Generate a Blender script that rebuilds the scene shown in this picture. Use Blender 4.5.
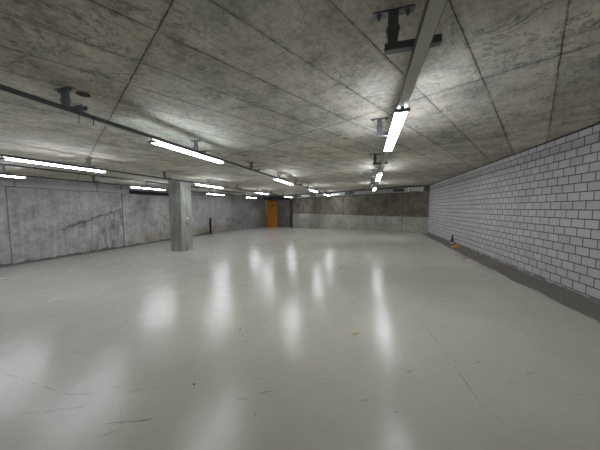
import bpy, bmesh, math, random
from mathutils import Vector, Matrix
random.seed(7)
for o in list(bpy.data.objects): bpy.data.objects.remove(o)
S = bpy.context.scene
C = S.collection

# ------------------------------------------------------------------ camera, world, exposure
EYE = 1.6                       # camera height above the floor plane at x = 0
SL = 0.053                      # the floor falls away to the left
F = 237.0
yaw = math.radians(16); pitch = math.atan(17 / F)
cam = bpy.data.cameras.new('camera')
cam.sensor_fit = 'HORIZONTAL'; cam.sensor_width = 36; cam.lens = 36 * F / 600
cam.clip_start = .05; cam.clip_end = 200
co = bpy.data.objects.new('camera', cam); C.objects.link(co)
co.location = (0, 0, EYE)
co.rotation_euler = (math.pi / 2 - pitch, 0, yaw)
S.camera = co
w = bpy.data.worlds.new('world'); S.world = w; w.use_nodes = True
w.node_tree.nodes['Background'].inputs[0].default_value = (.5, .55, .6, 1)
w.node_tree.nodes['Background'].inputs[1].default_value = .02
S.view_settings.view_transform = 'Standard'; S.view_settings.look = 'None'
S.view_settings.gamma = 1; S.view_settings.use_curve_mapping = False
S.view_settings.exposure = 0.0
TUBE = 70.0

# ------------------------------------------------------------------ node helpers
class G:
    def __init__(s, name):
        s.m = bpy.data.materials.new(name); s.m.use_nodes = True
        s.t = s.m.node_tree; s.t.nodes.clear()
        s.out = s.t.nodes.new('ShaderNodeOutputMaterial')
        s.b = s.t.nodes.new('ShaderNodeBsdfPrincipled')
        s.t.links.new(s.b.outputs[0], s.out.inputs[0])
        g = s.t.nodes.new('ShaderNodeNewGeometry'); s.P = g.outputs['Position']; s.Nrm = g.outputs['Normal']
        x = s.t.nodes.new('ShaderNodeSeparateXYZ'); s.t.links.new(s.P, x.inputs[0])
        s.X, s.Y, s.Z = x.outputs
    def put(s, sock, v):
        if hasattr(v, 'links'): s.t.links.new(v, sock)
        elif v is not None:
            if isinstance(v, tuple) and len(v) == 3 and sock.type == 'RGBA': v = v + (1,)
            sock.default_value = v
    def n(s, typ, out=0, props=None, **kw):
        nd = s.t.nodes.new(typ)
        for k, v in (props or {}).items(): setattr(nd, k, v)
        for k, v in kw.items():
            s.put(nd.inputs[int(k[1:])] if k[0] == 'i' and k[1:].isdigit() else nd.inputs[k.replace('_', ' ')], v)
        return nd.outputs[out]
    def mth(s, op, a, b=None, c=None, clamp=False):
        nd = s.t.nodes.new('ShaderNodeMath'); nd.operation = op; nd.use_clamp = clamp
        for i, v in enumerate((a, b, c)):
            if v is not None: s.put(nd.inputs[i], v)
        return nd.outputs[0]
    def lin(s, terms, c=0.0):                    # sum of socket * coefficient
        r = None
        for so, k in terms:
            r = s.mth('MULTIPLY', so, k) if r is None else s.mth('MULTIPLY_ADD', so, k, r)
        return s.mth('ADD', r, c)
    def vec(s, x, y, z=0.0):
        return s.n('ShaderNodeCombineXYZ', X=x, Y=y, Z=z)
    def noise(s, v, scale=1.0, detail=4.0, rough=.6, dist=0.0):
        return s.n('ShaderNodeTexNoise', 0, None, Vector=v, Scale=scale, Detail=detail, Roughness=rough, Distortion=dist)
    def ramp(s, f, a, b):                        # smooth 0..1 between a and b
        nd = s.t.nodes.new('ShaderNodeMapRange'); nd.interpolation_type = 'SMOOTHSTEP'
        s.put(nd.inputs[0], f); nd.inputs[1].default_value = a; nd.inputs[2].default_value = b
        nd.inputs[3].default_value = 0; nd.inputs[4].default_value = 1
        return nd.outputs[0]
    def mix(s, f, a, b, mode='MIX'):
        nd = s.t.nodes.new('ShaderNodeMix'); nd.data_type = 'RGBA'; nd.blend_type = mode
        s.put(nd.inputs[0], f); s.put(nd.inputs[6], a); s.put(nd.inputs[7], b)
        return nd.outputs[2]
    def scale(s, col, f):                        # colour times a factor socket
        return s.mix(1.0, col, s.n('ShaderNodeCombineColor', Red=f, Green=f, Blue=f), 'MULTIPLY')
    def dist_line(s, coord, off, pitch):         # distance to nearest of a family of lines
        q = s.mth('DIVIDE', s.mth('SUBTRACT', coord, off), pitch)
        fr = s.mth('ABSOLUTE', s.mth('SUBTRACT', s.mth('FRACT', s.mth('ADD', q, .5)), .5))
        return s.mth('MULTIPLY', fr, pitch)
    def seg(s, a, b):                            # distance to a floor segment a-b
        dx, dy = b[0] - a[0], b[1] - a[1]; L = math.hypot(dx, dy); dx /= L; dy /= L
        t = s.mth('MINIMUM', s.mth('MAXIMUM', s.lin([(s.X, dx), (s.Y, dy)], -(a[0] * dx + a[1] * dy)), 0.0), L)
        ex = s.mth('SUBTRACT', s.mth('SUBTRACT', s.X, a[0]), s.mth('MULTIPLY', t, dx))
        ey = s.mth('SUBTRACT', s.mth('SUBTRACT', s.Y, a[1]), s.mth('MULTIPLY', t, dy))
        return s.mth('SQRT', s.mth('ADD', s.mth('MULTIPLY', ex, ex), s.mth('MULTIPLY', ey, ey)))
    def bump(s, h, strength=.3, dist=.01, normal=None):
        return s.n('ShaderNodeBump', 0, None, Strength=strength, Distance=dist, Height=h, Normal=normal)
    def fin(s, col, rough=.8, nrm=None, metal=0.0, spec=.5, coat=0.0, coat_rough=.2):
        s.put(s.b.inputs['Base Color'], col); s.put(s.b.inputs['Roughness'], rough)
        s.b.inputs['Metallic'].default_value = metal
        s.b.inputs['Specular IOR Level'].default_value = spec
        s.b.inputs['Coat Weight'].default_value = coat; s.b.inputs['Coat Roughness'].default_value = coat_rough
        if nrm is not None: s.put(s.b.inputs['Normal'], nrm)
        return s.m

def plain(name, col, rough=.6, metal=0.0, var=.12, sc=8.0):
    g = G(name)
    n = g.noise(g.P, sc, 5.0)
    f = g.mth('MULTIPLY_ADD', n, var * 2, 1 - var)
    return g.fin(g.scale(col, f), rough, g.bump(n, .15, .003), metal)

# ------------------------------------------------------------------ materials
def mat_ceiling():
    g = G('board_marked_concrete_ceiling')
    u = g.lin([(g.X, .483), (g.Y, .8756)]); v = g.lin([(g.X, .8756), (g.Y, -.483)])
    wob = g.mth('MULTIPLY', g.mth('SUBTRACT', g.noise(g.P, 2.2, 3.0), .5), .022)
    v2 = g.mth('ADD', v, wob); u2 = g.mth('ADD', u, wob)
    dv = g.dist_line(v2, -.985, .533); du = g.dist_line(u2, .56, 2.505)
    # fading of the joints
    fade = g.ramp(g.noise(g.P, 1.4, 4.0), .36, .54)
    wd = g.mth('MULTIPLY_ADD', g.noise(g.P, 9.0, 3.0), .022, -.003)
    jv = g.mth('SUBTRACT', 1.0, g.mth('DIVIDE', dv, wd), clamp=True)
    jv = g.mth('MULTIPLY', g.ramp(jv, 0, .5), g.mth('MULTIPLY_ADD', fade, .5, .5))
    ju = g.ramp(g.mth('SUBTRACT', 1.0, g.mth('DIVIDE', du, g.mth('MULTIPLY', wd, 1.0)), clamp=True), 0, .5)
    joint = g.mth('MAXIMUM', jv, ju)
    soft = g.mth('MAXIMUM', g.ramp(dv, .05, 0.0), g.ramp(du, .08, 0.0))
    cell = g.vec(g.mth('FLOOR', g.mth('DIVIDE', g.mth('SUBTRACT', u, .56), 2.505)),
                 g.mth('FLOOR', g.mth('DIVIDE', g.mth('ADD', v, .985), .533)))
    wn = g.n('ShaderNodeTexWhiteNoise', 0, None, Vector=cell)
    grain = g.noise(g.vec(g.mth('MULTIPLY', u, 1.3), g.mth('MULTIPLY', v, 16.0)), 1.6, 6.0, .65)
    big = g.noise(g.P, .55, 5.0); med = g.noise(g.P, 2.4, 8.0, .72, .35); fine = g.noise(g.P, 22.0, 6.0, .7)
    ridge = g.mth('ABSOLUTE', g.mth('SUBTRACT', g.noise(g.P, 2.0, 6.0, .65, .4), .5))
    vein = g.mth('MULTIPLY', g.ramp(ridge, .020, 0.0), g.ramp(g.noise(g.P, 1.1, 3.0), .42, .56))
    m2 = g.noise(g.P, 5.5, 7.0, .75, 1.0)
    f = g.lin([(wn, .26), (grain, .7), (big, 1.0), (med, 2.1), (fine, 1.4), (m2, .3)], -1.78)
    f = g.mth('MINIMUM', g.mth('MAXIMUM', f, .35), 1.45)
    f = g.mth('MULTIPLY', f, g.mth('SUBTRACT', 1.0, g.mth('MULTIPLY', vein, .45)))
    f = g.mth('MULTIPLY', f, g.mth('SUBTRACT', 1.0, g.mth('MULTIPLY', soft, .14)))
    spots = g.n('ShaderNodeTexVoronoi', 0, None, Vector=g.P, Scale=2.6)
    sp = g.mth('MULTIPLY', g.ramp(spots, .075, .035), g.ramp(g.noise(g.P, 1.7), .5, .62))
    f = g.mth('MULTIPLY', f, g.mth('SUBTRACT', 1.0, g.mth('MULTIPLY', sp, .55)))
    f = g.mth('MULTIPLY', f, g.mth('SUBTRACT', 1.0, g.mth('MULTIPLY', joint, .72)))
    col = g.mix(g.ramp(g.noise(g.P, .8, 3.0), .35, .65), (.45, .41, .35), (.415, .398, .35))
    gd = g.mth('SQRT', g.mth('ADD', g.mth('POWER', g.mth('DIVIDE', g.mth('ADD', u, -1.7), 1.5), 2.0), g.mth('POWER', g.mth('DIVIDE', g.mth('ADD', v, 4.4), .65), 2.0)))
    green = g.mth('MULTIPLY', g.ramp(gd, 1.3, .3), g.ramp(med, .3, .6))
    col = g.mix(g.mth('MULTIPLY', green, .55), col, (.25, .33, .235))
    h = g.mth('SUBTRACT', g.lin([(grain, .3), (fine, .25), (med, .7)]), g.mth('MULTIPLY', joint, .8))
    return g.fin(g.scale(col, f), .82, g.bump(h, .45, .012), spec=.3)

def concrete_wall(name, base, tint, sdir, joints, stain=.5, streak=.35, base_dark=0.0, panel=None, extra=None):
    """sdir = horizontal direction of the wall, joints = positions of the vertical joints along it"""
    g = G(name)
    s = g.lin([(g.X, sdir[0]), (g.Y, sdir[1])])
    cv = g.vec(s, g.Z, g.lin([(g.X, -sdir[1]), (g.Y, sdir[0])]))
    st = g.noise(g.vec(g.mth('MULTIPLY', s, 5.0), g.mth('MULTIPLY', g.Z, .55)), 1.5, 6.0, .65)
    big = g.noise(cv, .6, 4.0, .6, .5); med = g.noise(cv, 2.6, 8.0, .72, .6); fine = g.noise(cv, 26.0, 5.0, .7)
    f = g.lin([(st, streak), (big, .5 * stain + .2), (med, stain), (fine, .3)], .75 - .5 * streak - .75 * stain)
    dark = g.mth('MULTIPLY', g.ramp(med, .56, .66), g.ramp(g.noise(cv, .9, 3.0), .48, .6))
    f = g.mth('MULTIPLY', f, g.mth('SUBTRACT', 1.0, g.mth('MULTIPLY', dark, .48)))
    h = g.lin([(st, .3), (med, .5), (fine, .3)])
    wob = g.mth('MULTIPLY_ADD', g.noise(g.P, 3.0), .03, -.015)
    for j, wdt, dk in joints:
        d = g.mth('ABSOLUTE', g.mth('ADD', g.mth('SUBTRACT', s, j), wob))
        k = g.ramp(d, wdt, wdt * .4)
        f = g.mth('MULTIPLY', f, g.mth('SUBTRACT', 1.0, g.mth('MULTIPLY', k, dk)))
        h = g.mth('SUBTRACT', h, k)
    if panel:
        wn = g.n('ShaderNodeTexWhiteNoise', 0, None, Vector=g.vec(g.mth('FLOOR', g.mth('DIVIDE', s, panel)), 3.0))
        f = g.mth('MULTIPLY', f, g.mth('MULTIPLY_ADD', wn, .22, .89))
    col = g.mix(g.ramp(g.noise(cv, .7, 3.0), .35, .65), base, tint)
    if extra: col, f = extra(g, s, col, f, cv)
    return g.fin(g.scale(col, f), .85, g.bump(h, .5, .012), spec=.25)

def mat_blocks():
    g = G('white_lime_block_masonry')
    v = g.vec(g.mth('ADD', g.Y, -4.777), g.mth('ADD', g.Z, -(EYE - .328)))
    nd = g.t.nodes.new('ShaderNodeTexBrick')
    nd.offset = .5; nd.offset_frequency = 2; nd.squash = 1
    g.put(nd.inputs['Vector'], g.vec(g.mth('ADD', g.Y, g.mth('MULTIPLY_ADD', g.noise(g.P, 6.0), .012, -4.783)),
                                     g.mth('ADD', g.Z, g.mth('MULTIPLY_ADD', g.noise(g.P, 5.0), .010, -(EYE - .323) ))))
    nd.inputs['Scale'].default_value = 1
    nd.inputs['Brick Width'].default_value = .256; nd.inputs['Row Height'].default_value = .148
    nd.inputs['Mortar Size'].default_value = .0095; nd.inputs['Mortar Smooth'].default_value = .25
    nd.inputs['Bias'].default_value = -.1
    nd.inputs['Color1'].default_value = (.47, .45, .458, 1); nd.inputs['Color2'].default_value = (.40, .383, .39, 1)
    nd.inputs['Mortar'].default_value = (.085, .082, .078, 1)
    med = g.noise(g.P, 3.0, 6.0, .7); fine = g.noise(g.P, 40.0, 4.0, .7)
    low = g.mth('MULTIPLY', g.ramp(g.lin([(g.Z, 1.0), (med, .22)]), .34, .16), .38)      # splashed dirt on the lowest course
    col = g.scale(nd.outputs[0], g.lin([(med, .22), (fine, .18), (g.noise(g.P, .5), .2)], .70))
    col = g.mix(low, col, (.20, .18, .15))
    h = g.mth('SUBTRACT', g.mth('MULTIPLY', fine, .12), nd.outputs[1])
    return g.fin(col, .75, g.bump(h, .7, .008), spec=.3)

def mat_floor():
    g = G('grey_painted_concrete_floor')
    big = g.noise(g.P, .45, 4.0, .6, .4); med = g.noise(g.P, 2.2, 7.0, .68, .5); fine = g.noise(g.P, 30.0, 5.0, .7)
    col = g.mix(g.ramp(big, .35, .65), (.55, .522, .425), (.57, .545, .455))
    f = g.lin([(med, .16), (fine, .06), (big, .12)], .83)
    # short dark scratches and worn flecks
    sc = g.noise(g.vec(g.lin([(g.X, 2.0), (g.Y, .8)]), g.lin([(g.X, -7.0), (g.Y, 16.0)])), .9, 4.0, .55, .6)
    scr = g.mth('MULTIPLY', g.ramp(sc, .64, .70), g.ramp(g.noise(g.P, 1.2, 3.0), .48, .58))
    vor = g.n('ShaderNodeTexVoronoi', 0, None, Vector=g.P, Scale=3.1)
    fl = g.mth('MULTIPLY', g.ramp(vor, .055, .03), g.ramp(g.noise(g.P, 2.3), .46, .54))
    marks = g.mth('MAXIMUM', g.mth('MULTIPLY', scr, .35), g.mth('MULTIPLY', fl, .5))
    # hairline cracks
    wob = g.mth('MULTIPLY', g.mth('SUBTRACT', g.noise(g.P, 5.0, 5.0, .7), .5), .05)
    cr = None
    for a, b, wd, k in CRACKS:
        d = g.mth('ABSOLUTE', g.mth('ADD', g.seg(a, b), wob)) if k > .2 else g.mth('ADD', g.seg(a, b), g.mth('ABSOLUTE', wob))
        q = g.mth('MULTIPLY', g.ramp(d, wd, wd * .3), k)
        cr = q if cr is None else g.mth('MAXIMUM', cr, q)
    cr = g.mth('MULTIPLY', cr, g.ramp(g.noise(g.P, 3.3, 3.0), .36, .52))
    f = g.mth('MULTIPLY', f, g.mth('SUBTRACT', 1.0, g.mth('MAXIMUM', marks, cr)))
    # bare concrete margin beside the block wall, dirt margin at the left wall
    ed = g.lin([(g.X, 1.0), (g.noise(g.vec(g.X, g.Y, 0.0), .55, 4.0, .6), .35), (med, .12)])
    bare = g.ramp(ed, 3.05, 3.12)
    col = g.mix(bare, col, (.185, .178, .15))
    rust = g.mth('MULTIPLY', g.ramp(g.mth('ABSOLUTE', g.mth('SUBTRACT', g.Y, 7.6)), 1.9, .2), g.ramp(ed, 2.75, 3.15))
    col = g.mix(g.mth('MULTIPLY', g.mth('MULTIPLY', rust, g.ramp(g.noise(g.P, 1.6, 4.0), .40, .6)), .8), col, (.20, .13, .09))
    dl = g.ramp(g.lin([(g.X, -1.0), (med, .9)]), 13.9, 14.35)
    col = g.mix(g.mth('MULTIPLY', dl, .7), col, (.15, .14, .12))
    tan = g.mth('MULTIPLY', g.ramp(g.noise(g.vec(g.X, g.Y, 4.0), .35, 4.0), .5, .7), g.ramp(g.X, -5.0, -10.0))
    col = g.mix(g.mth('MULTIPLY', tan, .4), col, (.50, .44, .35))
    left_light = g.ramp(g.lin([(g.X, -1.0), (g.noise(g.P, .3, 4.0), 8.0), (med, 2.0)]), 5.5, 11.5)  # brighter left side painted into the floor colour, edge broken by noise
    col = g.mix(g.mth('MULTIPLY', left_light, .6), col, (.70, .68, .62))
    stk = g.noise(g.vec(g.lin([(g.X, .9), (g.Y, .5)]), g.lin([(g.X, -2.0), (g.Y, 5.0)])), 4.0, 6.0, .7, .6)
    rough = g.mth('ADD', g.lin([(med, .10), (fine, .08), (g.ramp(stk, .40, .70), .12)], .07), g.mth('MULTIPLY', bare, .4))
    wave = g.noise(g.P, 1.6, 2.0, .5); tex = g.noise(g.vec(g.X, g.Y, 0.0), 14.0, 5.0, .65, .5)
    h = g.lin([(wave, 1.0), (tex, .55), (stk, 1.3), (fine, .10), (marks, -.5), (cr, -.8)])
    return g.fin(g.scale(col, f), rough, g.bump(h, .17, .010), spec=.33)

CRACKS = []
def px_floor(x, y):
    """point of the sloping floor that the photo shows at a pixel"""
    Fv = Vector((-math.sin(yaw) * math.cos(pitch), math.cos(yaw) * math.cos(pitch), -math.sin(pitch)))
    R = Vector((math.cos(yaw), math.sin(yaw), 0)); U = R.cross(Fv)
    d = Fv + R * (x - 300) / F - U * (y - 225) / F
    t = -EYE / (d.z - SL * d.x)
    return (d.x * t, d.y * t)
for p, q, wd, k in (((412, 312), (440, 345), .007, .28), ((440, 345), (478, 400), .007, .28), ((478, 400), (532, 452), .006, .2),
                    ((183, 274), (212, 276), .012, .35), ((200, 273), (222, 270), .012, .35), ((120, 402), (122, 440), .004, .2),
                    ((0, 372), (70, 395), .005, .25), ((70, 395), (190, 385), .005, .25), ((385, 300), (412, 312), .010, .25),
                    ((436, 243.5), (451, 243.5), .05, .6), ((237, 247), (285, 240), .03, .25)):
    CRACKS.append((px_floor(*p), px_floor(*q), wd, k))

def back_extra(g, s, col, f, cv):
    wob = g.mth('MULTIPLY_ADD', g.noise(cv, 1.3, 4.0), .06, -.03)
    up = g.ramp(g.mth('ADD', g.Z, wob), EYE - .56, EYE - .51)
    br = g.mix(g.ramp(g.noise(cv, 1.2, 5.0, .7), .38, .62), (.105, .088, .066), (.16, .142, .112))
    col = g.mix(up, col, br)
    for c0, wd, k in ((6.0, .35, .45), (1.6, .25, .3), (8.6, .2, .3), (11.0, .2, .3)):
        d = g.mth('ABSOLUTE', g.mth('SUBTRACT', s, c0))
        q = g.mth('MULTIPLY', g.ramp(d, wd, wd * .4), g.ramp(g.noise(cv, 1.9, 5.0, .7), .4, .55))
        col = g.mix(g.mth('MULTIPLY', q, k), col, (.27, .235, .18))
    return col, f

def left_extra(g, s, col, f, cv):
    # dark leak stain fanning out beside the joint, tan dampness at the foot
    d = g.mth('SUBTRACT', 10.63, s)
    hgt = g.mth('SUBTRACT', 1.55, g.mth('MULTIPLY', d, .33))
    edge = g.mth('ADD', g.mth('SUBTRACT', g.Z, hgt), g.mth('MULTIPLY_ADD', g.noise(cv, 3.0, 6.0, .7), .7, -.35))
    ln = g.mth('MULTIPLY', g.ramp(g.mth('ABSOLUTE', edge), .10, .02), g.mth('MULTIPLY', g.ramp(d, 0.0, .1), g.ramp(d, 3.6, 2.4)))
    fillm = g.mth('MULTIPLY', g.mth('MULTIPLY', g.ramp(edge, 0.0, -.1), g.ramp(d, 2.6, .6)), g.mth('MULTIPLY', g.ramp(d, 0.0, .1), g.ramp(g.noise(g.vec(g.mth('MULTIPLY', s, 4.0), g.mth('MULTIPLY', g.Z, .8)), 1.5, 6.0, .7), .42, .6)))
    k = g.mth('MAXIMUM', g.mth('MULTIPLY', ln, .55), g.mth('MULTIPLY', fillm, .45))
    f = g.mth('MULTIPLY', f, g.mth('SUBTRACT', 1.0, k))
    tn = g.mth('MULTIPLY', g.mth('MULTIPLY', g.ramp(s, 10.8, 12.5), g.ramp(g.mth('ADD', g.Z, g.mth('MULTIPLY', g.noise(cv, 1.5, 4.0), .8)), .6, 0.1)), .6)
    col = g.mix(tn, col, (.36, .29, .21))
    return col, f

t35 = math.radians(35)
BD = (-math.cos(t35), math.sin(t35)); BN = (-math.sin(t35), -math.cos(t35))   # along the back wall, and out of it into the room
BP = (3.33, 15.1)
def back_pt(s, n=0.0): return (BP[0] + BD[0] * s + BN[0] * n, BP[1] + BD[1] * s + BN[1] * n)
b0 = BP[0] * BD[0] + BP[1] * BD[1]

M = {}
M['ceiling'] = mat_ceiling()
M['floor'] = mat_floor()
M['blocks'] = mat_blocks()
M['left'] = concrete_wall('stained_grey_concrete', (.40, .405, .385), (.48, .475, .455), (0, 1), ((5.96, .03, .5), (10.63, .05, .65), (-.5, .03, .4), (16.2, .03, .25), (18.6, .02, .2)), 1.7, 1.0, extra=left_extra)
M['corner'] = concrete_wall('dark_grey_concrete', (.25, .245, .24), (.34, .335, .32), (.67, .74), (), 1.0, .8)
M['doorwall'] = concrete_wall('darker_grey_concrete', (.155, .153, .145), (.22, .21, .195), (.96, -.29), (), 1.0, .7)  # darker grey base for the wall around the door
joints = tuple((b0 + s, .03, .45) for s in (1.55, 4.2, 6.9, 9.6, 12.0))
def bx(g, s, col, f, cv):
    return back_extra(g, g.mth('SUBTRACT', s, b0), col, f, cv)
M['back'] = concrete_wall('brown_stained_concrete', (.275, .255, .22), (.33, .31, .27), BD, joints, 1.3, .45, panel=1.35, extra=bx)
M['pillar'] = concrete_wall('boarded_pillar_concrete', (.29, .288, .26), (.36, .355, .33), (.8, .6), (), .5, 1.9)
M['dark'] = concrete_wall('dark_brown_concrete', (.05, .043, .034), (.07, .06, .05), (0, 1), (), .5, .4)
M['rear'] = concrete_wall('plain_grey_concrete', (.30, .295, .28), (.33, .325, .30), (1, 0), ((-2.0, .03, .4), (-7.0, .03, .4)), .6, .4)
M['gap'] = plain('dark_joint_filler', (.012, .012, .012), .9)
M['crumb'] = plain('crumbled_dirty_concrete', (.17, .16, .14), .95, 0, .4, 14)
M['rail'] = plain('dark_grey_steel_channel', (.075, .08, .085), .5, 0, .05)
M['cover'] = plain('pale_grey_enamelled_steel', (.47, .465, .41), .5, 0, .05)
M['bracket'] = plain('dull_galvanised_steel', (.17, .175, .19), .45, .5, .1)
M['white'] = plain('white_enamelled_steel', (.72, .73, .74), .4, 0, .04)
M['cap'] = plain('grey_lamp_holder_plastic', (.22, .22, .21), .5, 0, .05)
M['duct'] = plain('galvanised_duct_sheet', (.33, .335, .33), .5, .2, .2, 2.5)
M['ductside'] = plain('pale_duct_sheet', (.40, .41, .39), .6, 0, .1, 2.5)
M['grille'] = plain('black_grille', (.01, .01, .01), .7)
M['pipe'] = plain('dark_pipe', (.07, .07, .075), .6)
M['black'] = plain('matt_black_plastic', (.012, .012, .013), .45)
M['orange'] = plain('orange_painted_wood', (.58, .215, .022), .5, 0, .12, 3)
M['orange_dark'] = plain('darker_orange_frame', (.30, .11, .02), .5)
M['yellow'] = plain('yellow_woven_cloth', (.52, .30, .02), .8, 0, .4, 30)
M['brown'] = plain('brown_cloth', (.12, .055, .02), .8, 0, .4, 30)
M['paper'] = plain('white_paper', (.80, .80, .77), .8, 0, .05)
M['leaf'] = plain('ochre_leaf', (.50, .33, .07), .7, 0, .3, 60)
M['stone'] = plain('dark_grit', (.07, .065, .055), .9, 0, .3, 60)
g = G('lit_fluorescent_glass')
em = g.t.nodes.new('ShaderNodeEmission'); em.inputs[0].default_value = (.86, .925, 1.0, 1); em.inputs[1].default_value = TUBE
g.t.links.new(em.outputs[0], g.out.inputs[0]); M['tube'] = g.m

# ------------------------------------------------------------------ mesh helpers
def box(bm, a, b, bev=0.0, rot=0.0, org=(0, 0)):
    r = bmesh.ops.create_cube(bm, size=1)
    vs = r['verts']
    c = [(a[i] + b[i]) / 2 for i in range(3)]; d = [abs(b[i] - a[i]) for i in range(3)]
    for v in vs:
        v.co = Vector((v.co.x * d[0] + c[0], v.co.y * d[1] + c[1], v.co.z * d[2] + c[2]))
    if bev:
        es = list({e for v in vs for e in v.link_edges})
        r2 = bmesh.ops.bevel(bm, geom=es, offset=bev, segments=2, affect='EDGES')
        vs = list({v for f in r2['faces'] for v in f.verts} | {v for v in vs if v.is_valid})
    if rot or org != (0, 0):
        cr, sr = math.cos(rot), math.sin(rot)
        for v in vs:
            x, y = v.co.x, v.co.y
            v.co.x = org[0] + x * cr - y * sr; v.co.y = org[1] + x * sr + y * cr
    return vs
def cyl(bm, p, q, r1, r2=None, seg=16, caps=True):
    p, q = Vector(p), Vector(q); d = q - p
    r = bmesh.ops.create_cone(bm, cap_ends=caps, segments=seg, radius1=r1, radius2=r1 if r2 is None else r2, depth=d.length)
    m = Matrix.Translation((p + q) / 2) @ d.to_track_quat('Z', 'Y').to_matrix().to_4x4()
    bmesh.ops.transform(bm, matrix=m, verts=r['verts'])
    return r['verts']
def prism(bm, pts, z0, z1):
    """closed prism over a polygon; z0/z1 may be functions of (x, y)"""
    f0 = z0 if callable(z0) else (lambda x, y: z0); f1 = z1 if callable(z1) else (lambda x, y: z1)
    lo = [bm.verts.new((x, y, f0(x, y))) for x, y in pts]; hi = [bm.verts.new((x, y, f1(x, y))) for x, y in pts]
    n = len(pts)
    bm.faces.new(list(reversed(lo))); bm.faces.new(hi)
    for i in range(n):
        j = (i + 1) % n
        bm.faces.new((lo[i], lo[j], hi[j], hi[i]))
def mesh(name, bm, mat, parent=None, smooth=False, loc=None):
    bmesh.ops.recalc_face_normals(bm, faces=bm.faces)
    me = bpy.data.meshes.new(name); bm.to_mesh(me); bm.free()
    me.materials.append(M[mat])
    if smooth:
        for p in me.polygons: p.use_smooth = True
    o = bpy.data.objects.new(name, me); C.objects.link(o)
    if parent: o.parent = parent
    if loc: o.location = loc
    return o
def tag(o, label=None, cat=None, group=None, kind=None):
    if label: o['label'] = label
    if cat: o['category'] = cat
    if group: o['group'] = group
    if kind: o['kind'] = kind
    return o
def thing(name, label, cat, loc=(0, 0, 0), rz=0.0, group=None):
    o = bpy.data.objects.new(name, None); C.objects.link(o)
    o.empty_display_size = .1
    o.location = loc; o.rotation_euler = (0, 0, rz)
    return tag(o, label, cat, group)
def copy_thing(o, loc, label):
    r = o.copy(); C.objects.link(r); r.location = loc; r['label'] = label
    for ch in o.children:
        c = ch.copy(); C.objects.link(c); c.parent = r
        for k in ch.children:
            d = k.copy(); C.objects.link(d); d.parent = c
    return r
def struct(name, bm, mat, parent=None):
    o = mesh(name, bm, mat, parent); o['kind'] = 'structure'; return o
def fz(x, y=0): return SL * x

# ------------------------------------------------------------------ the shell
CEIL = EYE + 1.3
REAR = -7.0
LX = -14.0
RX = 3.34
P_bl = back_pt(12.85)                    # left end of the back wall
P_dr = (-8.1, 24.35); P_dl = (-11.35, 25.3); P_ll = (LX, 22.3)
outline = [(RX, REAR), (RX, BP[1]), P_bl, P_dr, P_dl, P_ll, (LX, REAR)]
big = [(RX + .3, REAR - .3), (RX + .3, 26.5), (LX - .3, 26.5), (LX - .3, REAR - .3)]
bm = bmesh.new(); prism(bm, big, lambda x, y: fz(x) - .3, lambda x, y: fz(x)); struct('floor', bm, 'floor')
bm = bmesh.new(); prism(bm, big, CEIL, CEIL + .3); struct('ceiling', bm, 'ceiling')
def wall(name, a, b, mat, z1=CEIL, th=.3, ext=0.0):
    """wall between two floor points, thickness outward (to the right of a->b)"""
    a = Vector(a); b = Vector(b); d = (b - a).normalized(); n = Vector((d.y, -d.x))
    a2 = a - d * ext; b2 = b + d * ext
    bm = bmesh.new()
    prism(bm, [tuple(a), tuple(b), tuple(b2 + n * th), tuple(a2 + n * th)], lambda x, y: fz(x) - .2, z1)
    return struct(name, bm, mat)
wall('wall_right', (RX, REAR), (RX, BP[1]), 'blocks', z1=CEIL - .035)
bm = bmesh.new(); prism(bm, [(RX + .02, REAR), (RX + .28, REAR), (RX + .28, BP[1] + .2), (RX + .02, BP[1])], CEIL - .035, CEIL)
struct('trim_1', bm, 'gap')
wall('wall_back', (RX, BP[1]), P_bl, 'back')
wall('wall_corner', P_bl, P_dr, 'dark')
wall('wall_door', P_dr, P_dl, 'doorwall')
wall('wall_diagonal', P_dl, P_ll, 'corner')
wall('wall_left', P_ll, (LX, REAR), 'left')
wall('wall_rear', (LX, REAR), (RX, REAR), 'rear', ext=.3)

# crumbled edge along the foot of the left wall
bm = bmesh.new()
rows = []
N = 150
for i in range(N + 1):
    y = -1 + 19.5 * i / N
    h = .05 + .10 * random.random() * (1.6 if 9 < y < 11.5 else 1); o_ = .07 + .12 * random.random()
    z = fz(LX)
    rows.append([bm.verts.new((LX - .02, y, z + h)), bm.verts.new((LX + o_ * .45, y, z + h * (.6 + .4 * random.random()))),
                 bm.verts.new((LX + o_, y + random.uniform(-.03, .03), z + .025)), bm.verts.new((LX + o_ + .03, y, fz(LX + .1) - .02))])
for i in range(N):
    for k in range(3):
        bm.faces.new((rows[i][k], rows[i][k + 1], rows[i + 1][k + 1], rows[i + 1][k]))
struct('trim_2', bm, 'crumb')
# mortar edge under the block wall
bm = bmesh.new(); rows = []
for i in range(N + 1):
    y = -1 + 16.0 * i / N; h = .02 + .045 * random.random(); o_ = .015 + .05 * random.random(); z = fz(RX)
    rows.append([bm.verts.new((RX + .01, y, z + h)), bm.verts.new((RX - o_ * .5, y, z + h * .7)), bm.verts.new((RX - o_, y, z - .02))])
for i in range(N):
    for k in range(2):
        bm.faces.new((rows[i][k], rows[i][k + 1], rows[i + 1][k + 1], rows[i + 1][k]))
struct('trim_3', bm, 'crumb')

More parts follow.
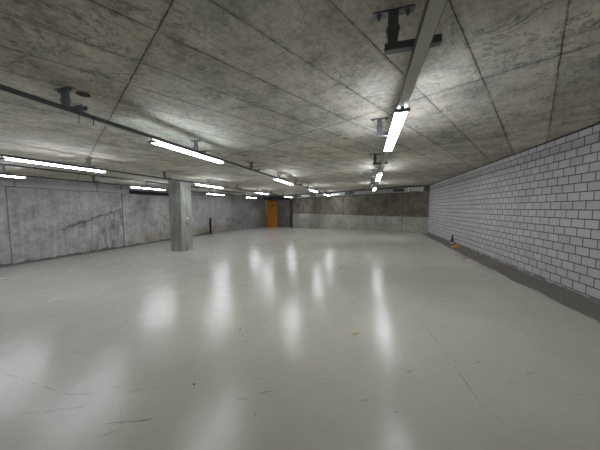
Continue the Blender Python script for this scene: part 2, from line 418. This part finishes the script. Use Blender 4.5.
# the orange door in the far corner
da = Vector(P_dl); db = Vector(P_dr); dd = (db - da).normalized(); dn = Vector((dd.y, -dd.x)) 
if dn.y > 0: dn = -dn
drz = math.atan2(dd.y, dd.x)
dorg = tuple(da + dd * .18 )
dz0 = fz(dorg[0]) ; dtop = EYE + .80
bm = bmesh.new(); box(bm, (.06, -.07, dz0 + .04), (1.54, -.02, dtop - .06), .004, drz, dorg)
for k in range(1, 6):
    box(bm, (.06 + k * .247 - .004, -.076, dz0 + .1), (.06 + k * .247 + .004, -.069, dtop - .12), 0, drz, dorg)
door = struct('door_1', bm, 'orange')
bm = bmesh.new()
for a, b in (((0, -.08, dz0 - .05), (.06, 0, dtop)), ((1.54, -.08, dz0 - .05), (1.60, 0, dtop)), ((.06, -.08, dtop - .06), (1.54, 0, dtop))):
    box(bm, a, b, .004, drz, dorg)
mesh('door_frame', bm, 'orange_dark', door)
bm = bmesh.new()
box(bm, (1.42, -.10, dz0 + 1.18), (1.48, -.07, dz0 + 1.42), .004, drz, dorg); box(bm, (1.30, -.13, dz0 + 1.30), (1.46, -.105, dz0 + 1.33), .004, drz, dorg)
tag(mesh('door_handle', bm, 'black', door), 'black handle')
bm = bmesh.new(); box(bm, (.74, -.085, dtop - .62), (.98, -.072, dtop - .42), .003, drz, dorg)
tag(mesh('door_sign', bm, 'black', door), 'small black plate near the top of the door')
bm = bmesh.new(); box(bm, (-.11, -.10, dz0 + 1.5), (-.03, -.01, dtop + .08), .005, drz, dorg)
o = mesh('cable_channel', bm, 'white'); tag(o, 'pale upright cable channel left of the orange door', 'cable channel')

# concrete pillar
bm = bmesh.new(); px0, py0, pw = -8.37, 9.1, .70
vs = box(bm, (px0 - pw, py0, fz(px0) - .08), (px0, py0 + pw, CEIL + .0), .018)
o = mesh('pillar', bm, 'pillar'); tag(o, 'square board-marked concrete pillar standing free on the floor', 'pillar')
bm = bmesh.new(); box(bm, (px0, py0 + .30, EYE - .53), (px0 + .025, py0 + .40, EYE - .43), .006)
o = mesh('junction_box', bm, 'white'); tag(o, 'small white box fixed to the right face of the concrete pillar', 'box')

# ------------------------------------------------------------------ ducts
def duct_back():
    t = thing('air_duct', 'galvanised air duct running under the ceiling along the brown back wall', 'duct', (BP[0], BP[1], EYE + .92), math.pi - t35)
    # local x runs along the wall, local y points into the wall or the room: room side is +y here after the turn
    def L(a, b, bev=.004, bm=None):
        box(bm, a, b, bev)
    bm = bmesh.new(); L((.12, .03, .04), (12.7, .46, .27), .004, bm); mesh('duct_body', bm, 'duct', t)
    for s in (.12, .97, 3.6, 6.2, 8.8, 11.4):
        bm = bmesh.new(); L((s, .02, .03), (s + .04, .475, .285), .003, bm); mesh('flange', bm, 'white', t)
    for a, b in ((1.25, 1.95), (5.0, 5.8), (9.05, 9.8), (10.95, 11.9)):
        bm = bmesh.new(); L((a, .461, .075), (b, .475, .235), 0, bm)
        gr = tag(mesh('grille', bm, 'grille', t), 'black outlet grille')
        bm = bmesh.new()
        for k in range(4): L((a, .475, .095 + k * .037), (b, .482, .101 + k * .037), 0, bm)
        mesh('slat', bm, 'pipe', gr)
    for s in (2.3, 4.9, 7.5, 10.1, 12.6):
        bm = bmesh.new();  L((s, .47, .0), (s + .03, .476, .37), 0, bm); L((s, .04, 0.02), (s + .03, .476, .03), 0, bm)
        mesh('hanger', bm, 'bracket', t)
    return t
duct_back()
def duct_left():
    t = thing('air_duct', 'pale grey air duct running along the top of the left wall', 'duct', (LX, 0, EYE + .86))
    bm = bmesh.new(); box(bm, (.03, -6.5, 0), (.45, 10.75, .20), .006); mesh('duct_body', bm, 'ductside', t)
    bm = bmesh.new(); box(bm, (.05, 10.75, .0), (.42, 13.8, .20), .004); tag(mesh('grille_section', bm, 'grille', t), 'black open grille section')
    bm = bmesh.new(); box(bm, (.03, 13.8, .02), (.38, 21.2, .16), .006); mesh('duct_end_section', bm, 'ductside', t)
    for y in (-3, 0, 3, 6, 9, 15, 18, 21):
        bm = bmesh.new()
        for a, b in (((.46, y, -.02), (.48, y + .03, .44)), ((.02, y, -.02), (.48, y + .03, -.002))): box(bm, a, b)
        mesh('hanger', bm, 'bracket', t)
duct_left()
t = thing('air_duct', 'dark flat air duct crossing above the orange door', 'duct', (P_dl[0], P_dl[1], EYE + .90), drz)
Ld = (Vector(P_dr) - Vector(P_dl)).length
bm = bmesh.new(); box(bm, (.12, -.50, 0), (Ld - .05, -.05, .26), .006); mesh('duct_body', bm, 'pipe', t)
for k in (.5, 1.9, 3.0):
    bm = bmesh.new(); box(bm, (k, -.52, -.02), (k + .03, -.03, -.002)); box(bm, (k, -.53, -.02), (k + .03, -.51, .4)); mesh('hanger', bm, 'bracket', t)

# ------------------------------------------------------------------ lighting rows
ZR = EYE + 1.0              # underside of the rails
def rail(x, y0, y1, label):
    bm = bmesh.new()
    h, w_ = .045, .088
    # a slotted channel: bottom, two sides and two returned lips
    for a, b in (((-w_ / 2, y0, .002), (w_ / 2, y1, .004)), ((-w_ / 2, y0, 0), (-w_ / 2 + .004, y1, h)), ((w_ / 2 - .004, y0, 0), (w_ / 2, y1, h)),
                 ((-w_ / 2, y0, h - .004), (-.018, y1, h)), ((.018, y0, h - .004), (w_ / 2, y1, h))):
        box(bm, a, b)
    o = mesh('lighting_rail', bm, 'rail', loc=(x, 0, ZR))
    tag(o, label, 'rail', 'steel rails the lamps are fixed under')
    bm = bmesh.new(); box(bm, (-w_ / 2 + .005, y0, -.003), (w_ / 2 - .005, y1, .0015)); tag(mesh('cover_strip', bm, 'cover', o), 'pale cover strip on the underside')
    y = y0 + 3.0
    while y < y1:
        bm = bmesh.new(); box(bm, (-w_ / 2 - .003, y - .04, -.002), (w_ / 2 + .003, y + .04, h + .002), .001)
        mesh('rail_coupling', bm, 'rail', o); y += 5.05
    return o
def luminaire(x, y, L, label):
    t = thing('ceiling_lamp', label, 'lamp', (x, y, ZR), 0, 'fluorescent lamps under the rails')
    bm = bmesh.new()
    box(bm, (-.056, .02, -.014), (.056, L - .02, -.004), .004)
    mesh('housing', bm, 'white', t)
    for s in (-1, 1):
        bm = bmesh.new(); cyl(bm, (s * .045, -.006, -.030), (s * .045, L + .006, -.030), .014, seg=12)
        mesh('tube', bm, 'tube', t, True)
    for yy in (-.028, L + .003):
        bm = bmesh.new(); box(bm, (-.074, yy, -.052), (.074, yy + .025, -.020), .005); box(bm, (-.02, yy, -.022), (.02, yy + .025, -.004))
        mesh('lamp_holder', bm, 'cap', t)
    return t
def bracket():
    """L-shaped hanger: ceiling plate with anchor bolts, channel post, arm carrying the rail"""
    t = thing('rail_bracket', 'x', 'bracket', (0, 0, 0), 0, 'steel brackets holding the rails')
    top = CEIL - ZR                      # local z of the ceiling
    pxx = -.17
    bm = bmesh.new(); box(bm, (pxx - .13, -.03, top - .008), (pxx + .13, .03, top), .002)
    pl = mesh('ceiling_plate', bm, 'bracket', t)
    for sx in (-.09, .09):
        bm = bmesh.new(); cyl(bm, (pxx + sx, 0, top - .04), (pxx + sx, 0, top - .008), .008, seg=6); cyl(bm, (pxx + sx, 0, top - .022), (pxx + sx, 0, top - .008), .017, seg=6)
        mesh('bolt', bm, 'bracket', pl)
    bm = bmesh.new()
    for a, b in (((pxx - .032, -.022, .050), (pxx + .032, -.018, top - .008)), ((pxx - .032, -.022, .050), (pxx - .028, .022, top - .008)), ((pxx + .028, -.022, .050), (pxx + .032, .022, top - .008))):
        box(bm, a, b)
    mesh('post', bm, 'bracket', t)
    bm = bmesh.new(); box(bm, (pxx - .042, -.03, .160), (pxx + .042, .03, .195), .003); mesh('clamp', bm, 'bracket', t)
    bm = bmesh.new()
    for a, b in (((pxx - .05, -.024, .048), (.12, -.020, .094)), ((pxx - .05, .020, .048), (.12, .024, .094)), ((pxx - .05, -.024, .048), (.12, .024, .052))):
        box(bm, a, b)
    mesh('arm', bm, 'bracket', t)
    bm = bmesh.new(); box(bm, (-.048, -.018, .0455), (.048, .018, .0475)); box(bm, (-.048, -.018, .012), (-.0445, .018, .0475)); box(bm, (.0445, -.018, .012), (.048, .018, .0475))
    mesh('rail_clip', bm, 'bracket', t)
    return t

LROWS = [
    ('the rail beside the block wall', .305, -6.8, 16.6, [(2.62, 1.69), (7.2, 1.75), (12.1, 1.75)], [1.78, 3.74, 6.1, 8.5, 10.9, 13.4, 15.8]),
    ('the rail running in front of the pillar', -3.05, -6.8, 18.6, [(2.82, 1.66), (7.6, 1.75), (12.6, 1.75), (17.1, 1.75)], [1.88, 3.94, 6.2, 8.36, 10.58, 12.82, 15.1, 17.5]),
    ('the rail touching the top of the pillar', -6.88, -6.8, 21.6, [(-2.4, 1.82), (2.95, 1.82), (8.3, 1.85), (13.8, 1.85), (19.2, 1.85)], [4.54, 6.94, 9.42, 11.84, 14.34, 16.8, 19.2]),
    ('the rail nearest the left wall', -10.65, -6.8, 22.5, [(-2.3, 1.85), (3.1, 1.85), (8.5, 1.92), (13.95, 1.92), (19.4, 1.92)], [4.6, 7.1, 9.48, 12.0, 14.46, 16.9, 19.32]),
]
ORD = ['nearest', 'second', 'third', 'fourth', 'fifth', 'sixth', 'seventh', 'eighth']
BK = bracket(); first = True
for nm, x, y0, y1, lum, brk in LROWS:
    rail(x, y0, y1, 'long grey steel channel, ' + nm)
    for i, (y, L) in enumerate(lum):
        j = i - (1 if lum[0][0] < 0 else 0)
        luminaire(x, y, L, ('lit twin-tube fluorescent lamp, %s in view on %s' % (ORD[j], nm)) if j >= 0 else
                  'added lit twin-tube fluorescent lamp, unseen behind the viewer to brighten the left side, on ' + nm)  # added out of view on the two left rails to brighten that side
    for i, y in enumerate(brk):
        lab = 'galvanised L-shaped ceiling bracket, %s in view on %s' % (ORD[i], nm)
        if first: BK.location = (x, y, ZR); BK['label'] = lab; first = False
        else: copy_thing(BK, (x, y, ZR), lab)

# conduit under the ceiling between the two left rails
bm = bmesh.new(); cyl(bm, (-10.2, -6.8, CEIL - .04), (-10.2, 8.6, CEIL - .04), .025); cyl(bm, (-10.2, 8.6, CEIL - .04), (-10.2, 20.8, CEIL - .04), .025)
for y in range(-5, 21, 2): box(bm, (-10.24, y, CEIL - .075), (-10.16, y + .03, CEIL))
o = mesh('ceiling_pipe', bm, 'pipe', None, True); tag(o, 'thin dark pipe clipped to the ceiling near the left wall', 'pipe')

# ------------------------------------------------------------------ small things
bm = bmesh.new(); cyl(bm, (0, 0, -.02), (0, 0, 0), .055, .055, 24); cyl(bm, (0, 0, -.05), (0, 0, -.02), .035, .05, 24)
o = mesh('smoke_detector', bm, 'white', None, False, (-.28, 9.2, CEIL)); tag(o, 'small round white smoke detector on the ceiling', 'smoke detector')
# round dark opening in the ceiling beside the first left bracket
bm = bmesh.new(); cyl(bm, (0, 0, -.004), (0, 0, .0), .062, .062, 28); cyl(bm, (0, 0, -.008), (0, 0, -.004), .066, .062, 28, False)
o = mesh('ceiling_socket', bm, 'grille', None, False, (-3.16, 2.02, CEIL)); tag(o, 'round black capped opening in the ceiling beside a bracket', 'ceiling opening')
for (x, y, z0, z1, lb) in ((-3.006, 2.0, -.07, 0.0, 'short black cable tie end hanging under the rail, right one of two'), (-3.006, 1.86, -.10, -.045, 'short black cable tie end hanging under the rail, left one of two')):
    bm = bmesh.new(); cyl(bm, (.004, 0, z0), (.003, .010, .03), .0035, .0035, 8); box(bm, (0, .004, .012), (.012, .016, .03))
    o = mesh('cable_tie', bm, 'black', None, False, (x, y, ZR)); tag(o, lb, 'cable tie', 'cable tie ends under the rail')

bm = bmesh.new(); box(bm, (-.07, -.07, -.02), (.07, .07, 1.38), .01); box(bm, (-.09, -.09, 1.38), (.09, .09, 1.42), .008); box(bm, (-.10, -.10, -.03), (.10, .10, .02), .005)
o = mesh('black_post', bm, 'black', None, False, (-13.55, 18.15, fz(-13.55) + .01)); tag(o, 'narrow black post standing at the left wall beyond the pillar', 'post')

def floor_at(x, y):
    q = px_floor(x, y); return (q[0], q[1], fz(q[0]))
# bottle and yellow cloth by the block wall
bx_, by_, bz_ = floor_at(452, 244)
t = thing('bottle', 'dark bottle standing upright on the floor at the foot of the block wall', 'bottle', (bx_, by_, bz_ + .003))
def lathe(bm, prof, seg=20):
    rings = []
    for r, z in prof:
        rings.append([bm.verts.new((r * math.cos(2 * math.pi * k / seg), r * math.sin(2 * math.pi * k / seg), z)) for k in range(seg)])
    for i in range(len(rings) - 1):
        for k in range(seg):
            bm.faces.new((rings[i][k], rings[i][(k + 1) % seg], rings[i + 1][(k + 1) % seg], rings[i + 1][k]))
    bm.faces.new(list(reversed(rings[0]))); bm.faces.new(rings[-1])
bm = bmesh.new(); lathe(bm, [(.046, 0), (.052, .008), (.052, .19), (.045, .215), (.030, .235), (.028, .31)]); mesh('bottle_body', bm, 'black', t, True)
bm = bmesh.new(); lathe(bm, [(.033, .305), (.033, .345), (.029, .35)]); mesh('cap', bm, 'black', t, True)
bm = bmesh.new(); lathe(bm, [(.0535, .015), (.0535, .07)]); tag(mesh('bottle_label', bm, 'paper', t, True), 'white label')
def cloth(name, sx, sy, h, mat, loc, rz, seed, parent=None):
    rnd = random.Random(seed); n = 18; bm = bmesh.new(); gr = []
    ph = [rnd.uniform(0, 6.28) for _ in range(6)]
    for sgn in (1, 0):
        g_ = []
        for i in range(n + 1):
            row = []
            for j in range(n + 1):
                a, b = i / n * 2 - 1, j / n * 2 - 1
                e = max(0, 1 - a * a) ** .5 * max(0, 1 - b * b) ** .5
                z = h * e * (.55 + .25 * math.sin(4 * a + ph[0] + 2 * b) + .2 * math.sin(7 * b + ph[1] - 3 * a) + .1 * math.sin(13 * a + ph[2])) if sgn else 0
                rr = 1 + .12 * math.sin(3 * math.atan2(b, a) + ph[3]) + .07 * math.sin(7 * math.atan2(b, a) + ph[4])
                k = 1 - .22 * a * a * b * b
                row.append(bm.verts.new((a * sx * rr * k, b * sy * rr * k, max(z, 0) + (.003 if sgn else 0))))
            g_.append(row)
        gr.append(g_)
        for i in range(n):
            for j in range(n): bm.faces.new((g_[i][j], g_[i + 1][j], g_[i + 1][j + 1], g_[i][j + 1]))
    o = mesh(name, bm, mat, parent, True)
    o.location = loc; o.rotation_euler = (0, 0, rz); return o
cx, cy, cz = floor_at(456.5, 247)
t = thing('crumpled_cloth', 'crumpled yellow cloth lying on the floor beside the dark bottle', 'cloth', (cx, cy, cz + .003), .3)
t.rotation_euler = (0, -math.atan(SL), .3)
cloth('yellow_cloth', .17, .15, .10, 'yellow', (0, 0, 0), 0, 3, t)
tag(cloth('dark_tail', .06, .07, .06, 'black', (.19, -.06, 0), .4, 5, t), 'dark tail at the right end')

# leaf
lx, ly, lz = floor_at(355.5, 334)
bm = bmesh.new(); n = 10; up = []; 
L_, W_ = .045, .013
mid = [bm.verts.new((L_ * (2 * i / n - 1), 0, .006 + .004 * math.sin(i))) for i in range(n + 1)]
for s in (-1, 1):
    e = [bm.verts.new((L_ * (2 * i / n - 1), s * (W_ * math.sin(math.pi * i / n) ** .7 + .0005), .010 + .006 * math.cos(i * .7 + s))) for i in range(n + 1)]
    for i in range(n): bm.faces.new((mid[i], mid[i + 1], e[i + 1], e[i]))
o = mesh('dry_leaf', bm, 'leaf', None, True, (lx, ly, lz - .003)); o.rotation_euler = (0, -math.atan(SL), .35)
m_ = o.modifiers.new('thickness', 'SOLIDIFY'); m_.thickness = .002
tag(o, 'small ochre dry leaf lying on the open floor', 'leaf')
# scrap of paper at the far left
qx, qy, qz = floor_at(1, 279)
bm = bmesh.new(); box(bm, (-.16, -.06, 0), (.16, .06, .012), .004, .0)
for v in bm.verts: v.co.z += .015 * math.sin(v.co.x * 14)**2
o = mesh('paper_scrap', bm, 'paper', None, False, (qx, qy, qz + .001)); o.rotation_euler = (0, -math.atan(SL), .9)
tag(o, 'flat white paper scrap on the floor near the left wall', 'paper')
# grit
for (px, py, r, lb) in ((240, 329.5, .010, 'small dark grain of grit on the open floor in front of the pillar'), (194, 384.5, .011, 'dark flat chip lying on the floor, nearest of the grit'),
                        (340.5, 268, .022, 'dark crumb on the floor in the middle distance')):
    x, y, z = floor_at(px, py); bm = bmesh.new()
    bmesh.ops.create_icosphere(bm, subdivisions=2, radius=r)
    for v in bm.verts: v.co *= random.uniform(.75, 1.2); v.co.z *= .55
    o = mesh('grit', bm, 'stone', None, False, (x, y, z + r * .4)); tag(o, lb, 'grit', 'loose grit on the floor')
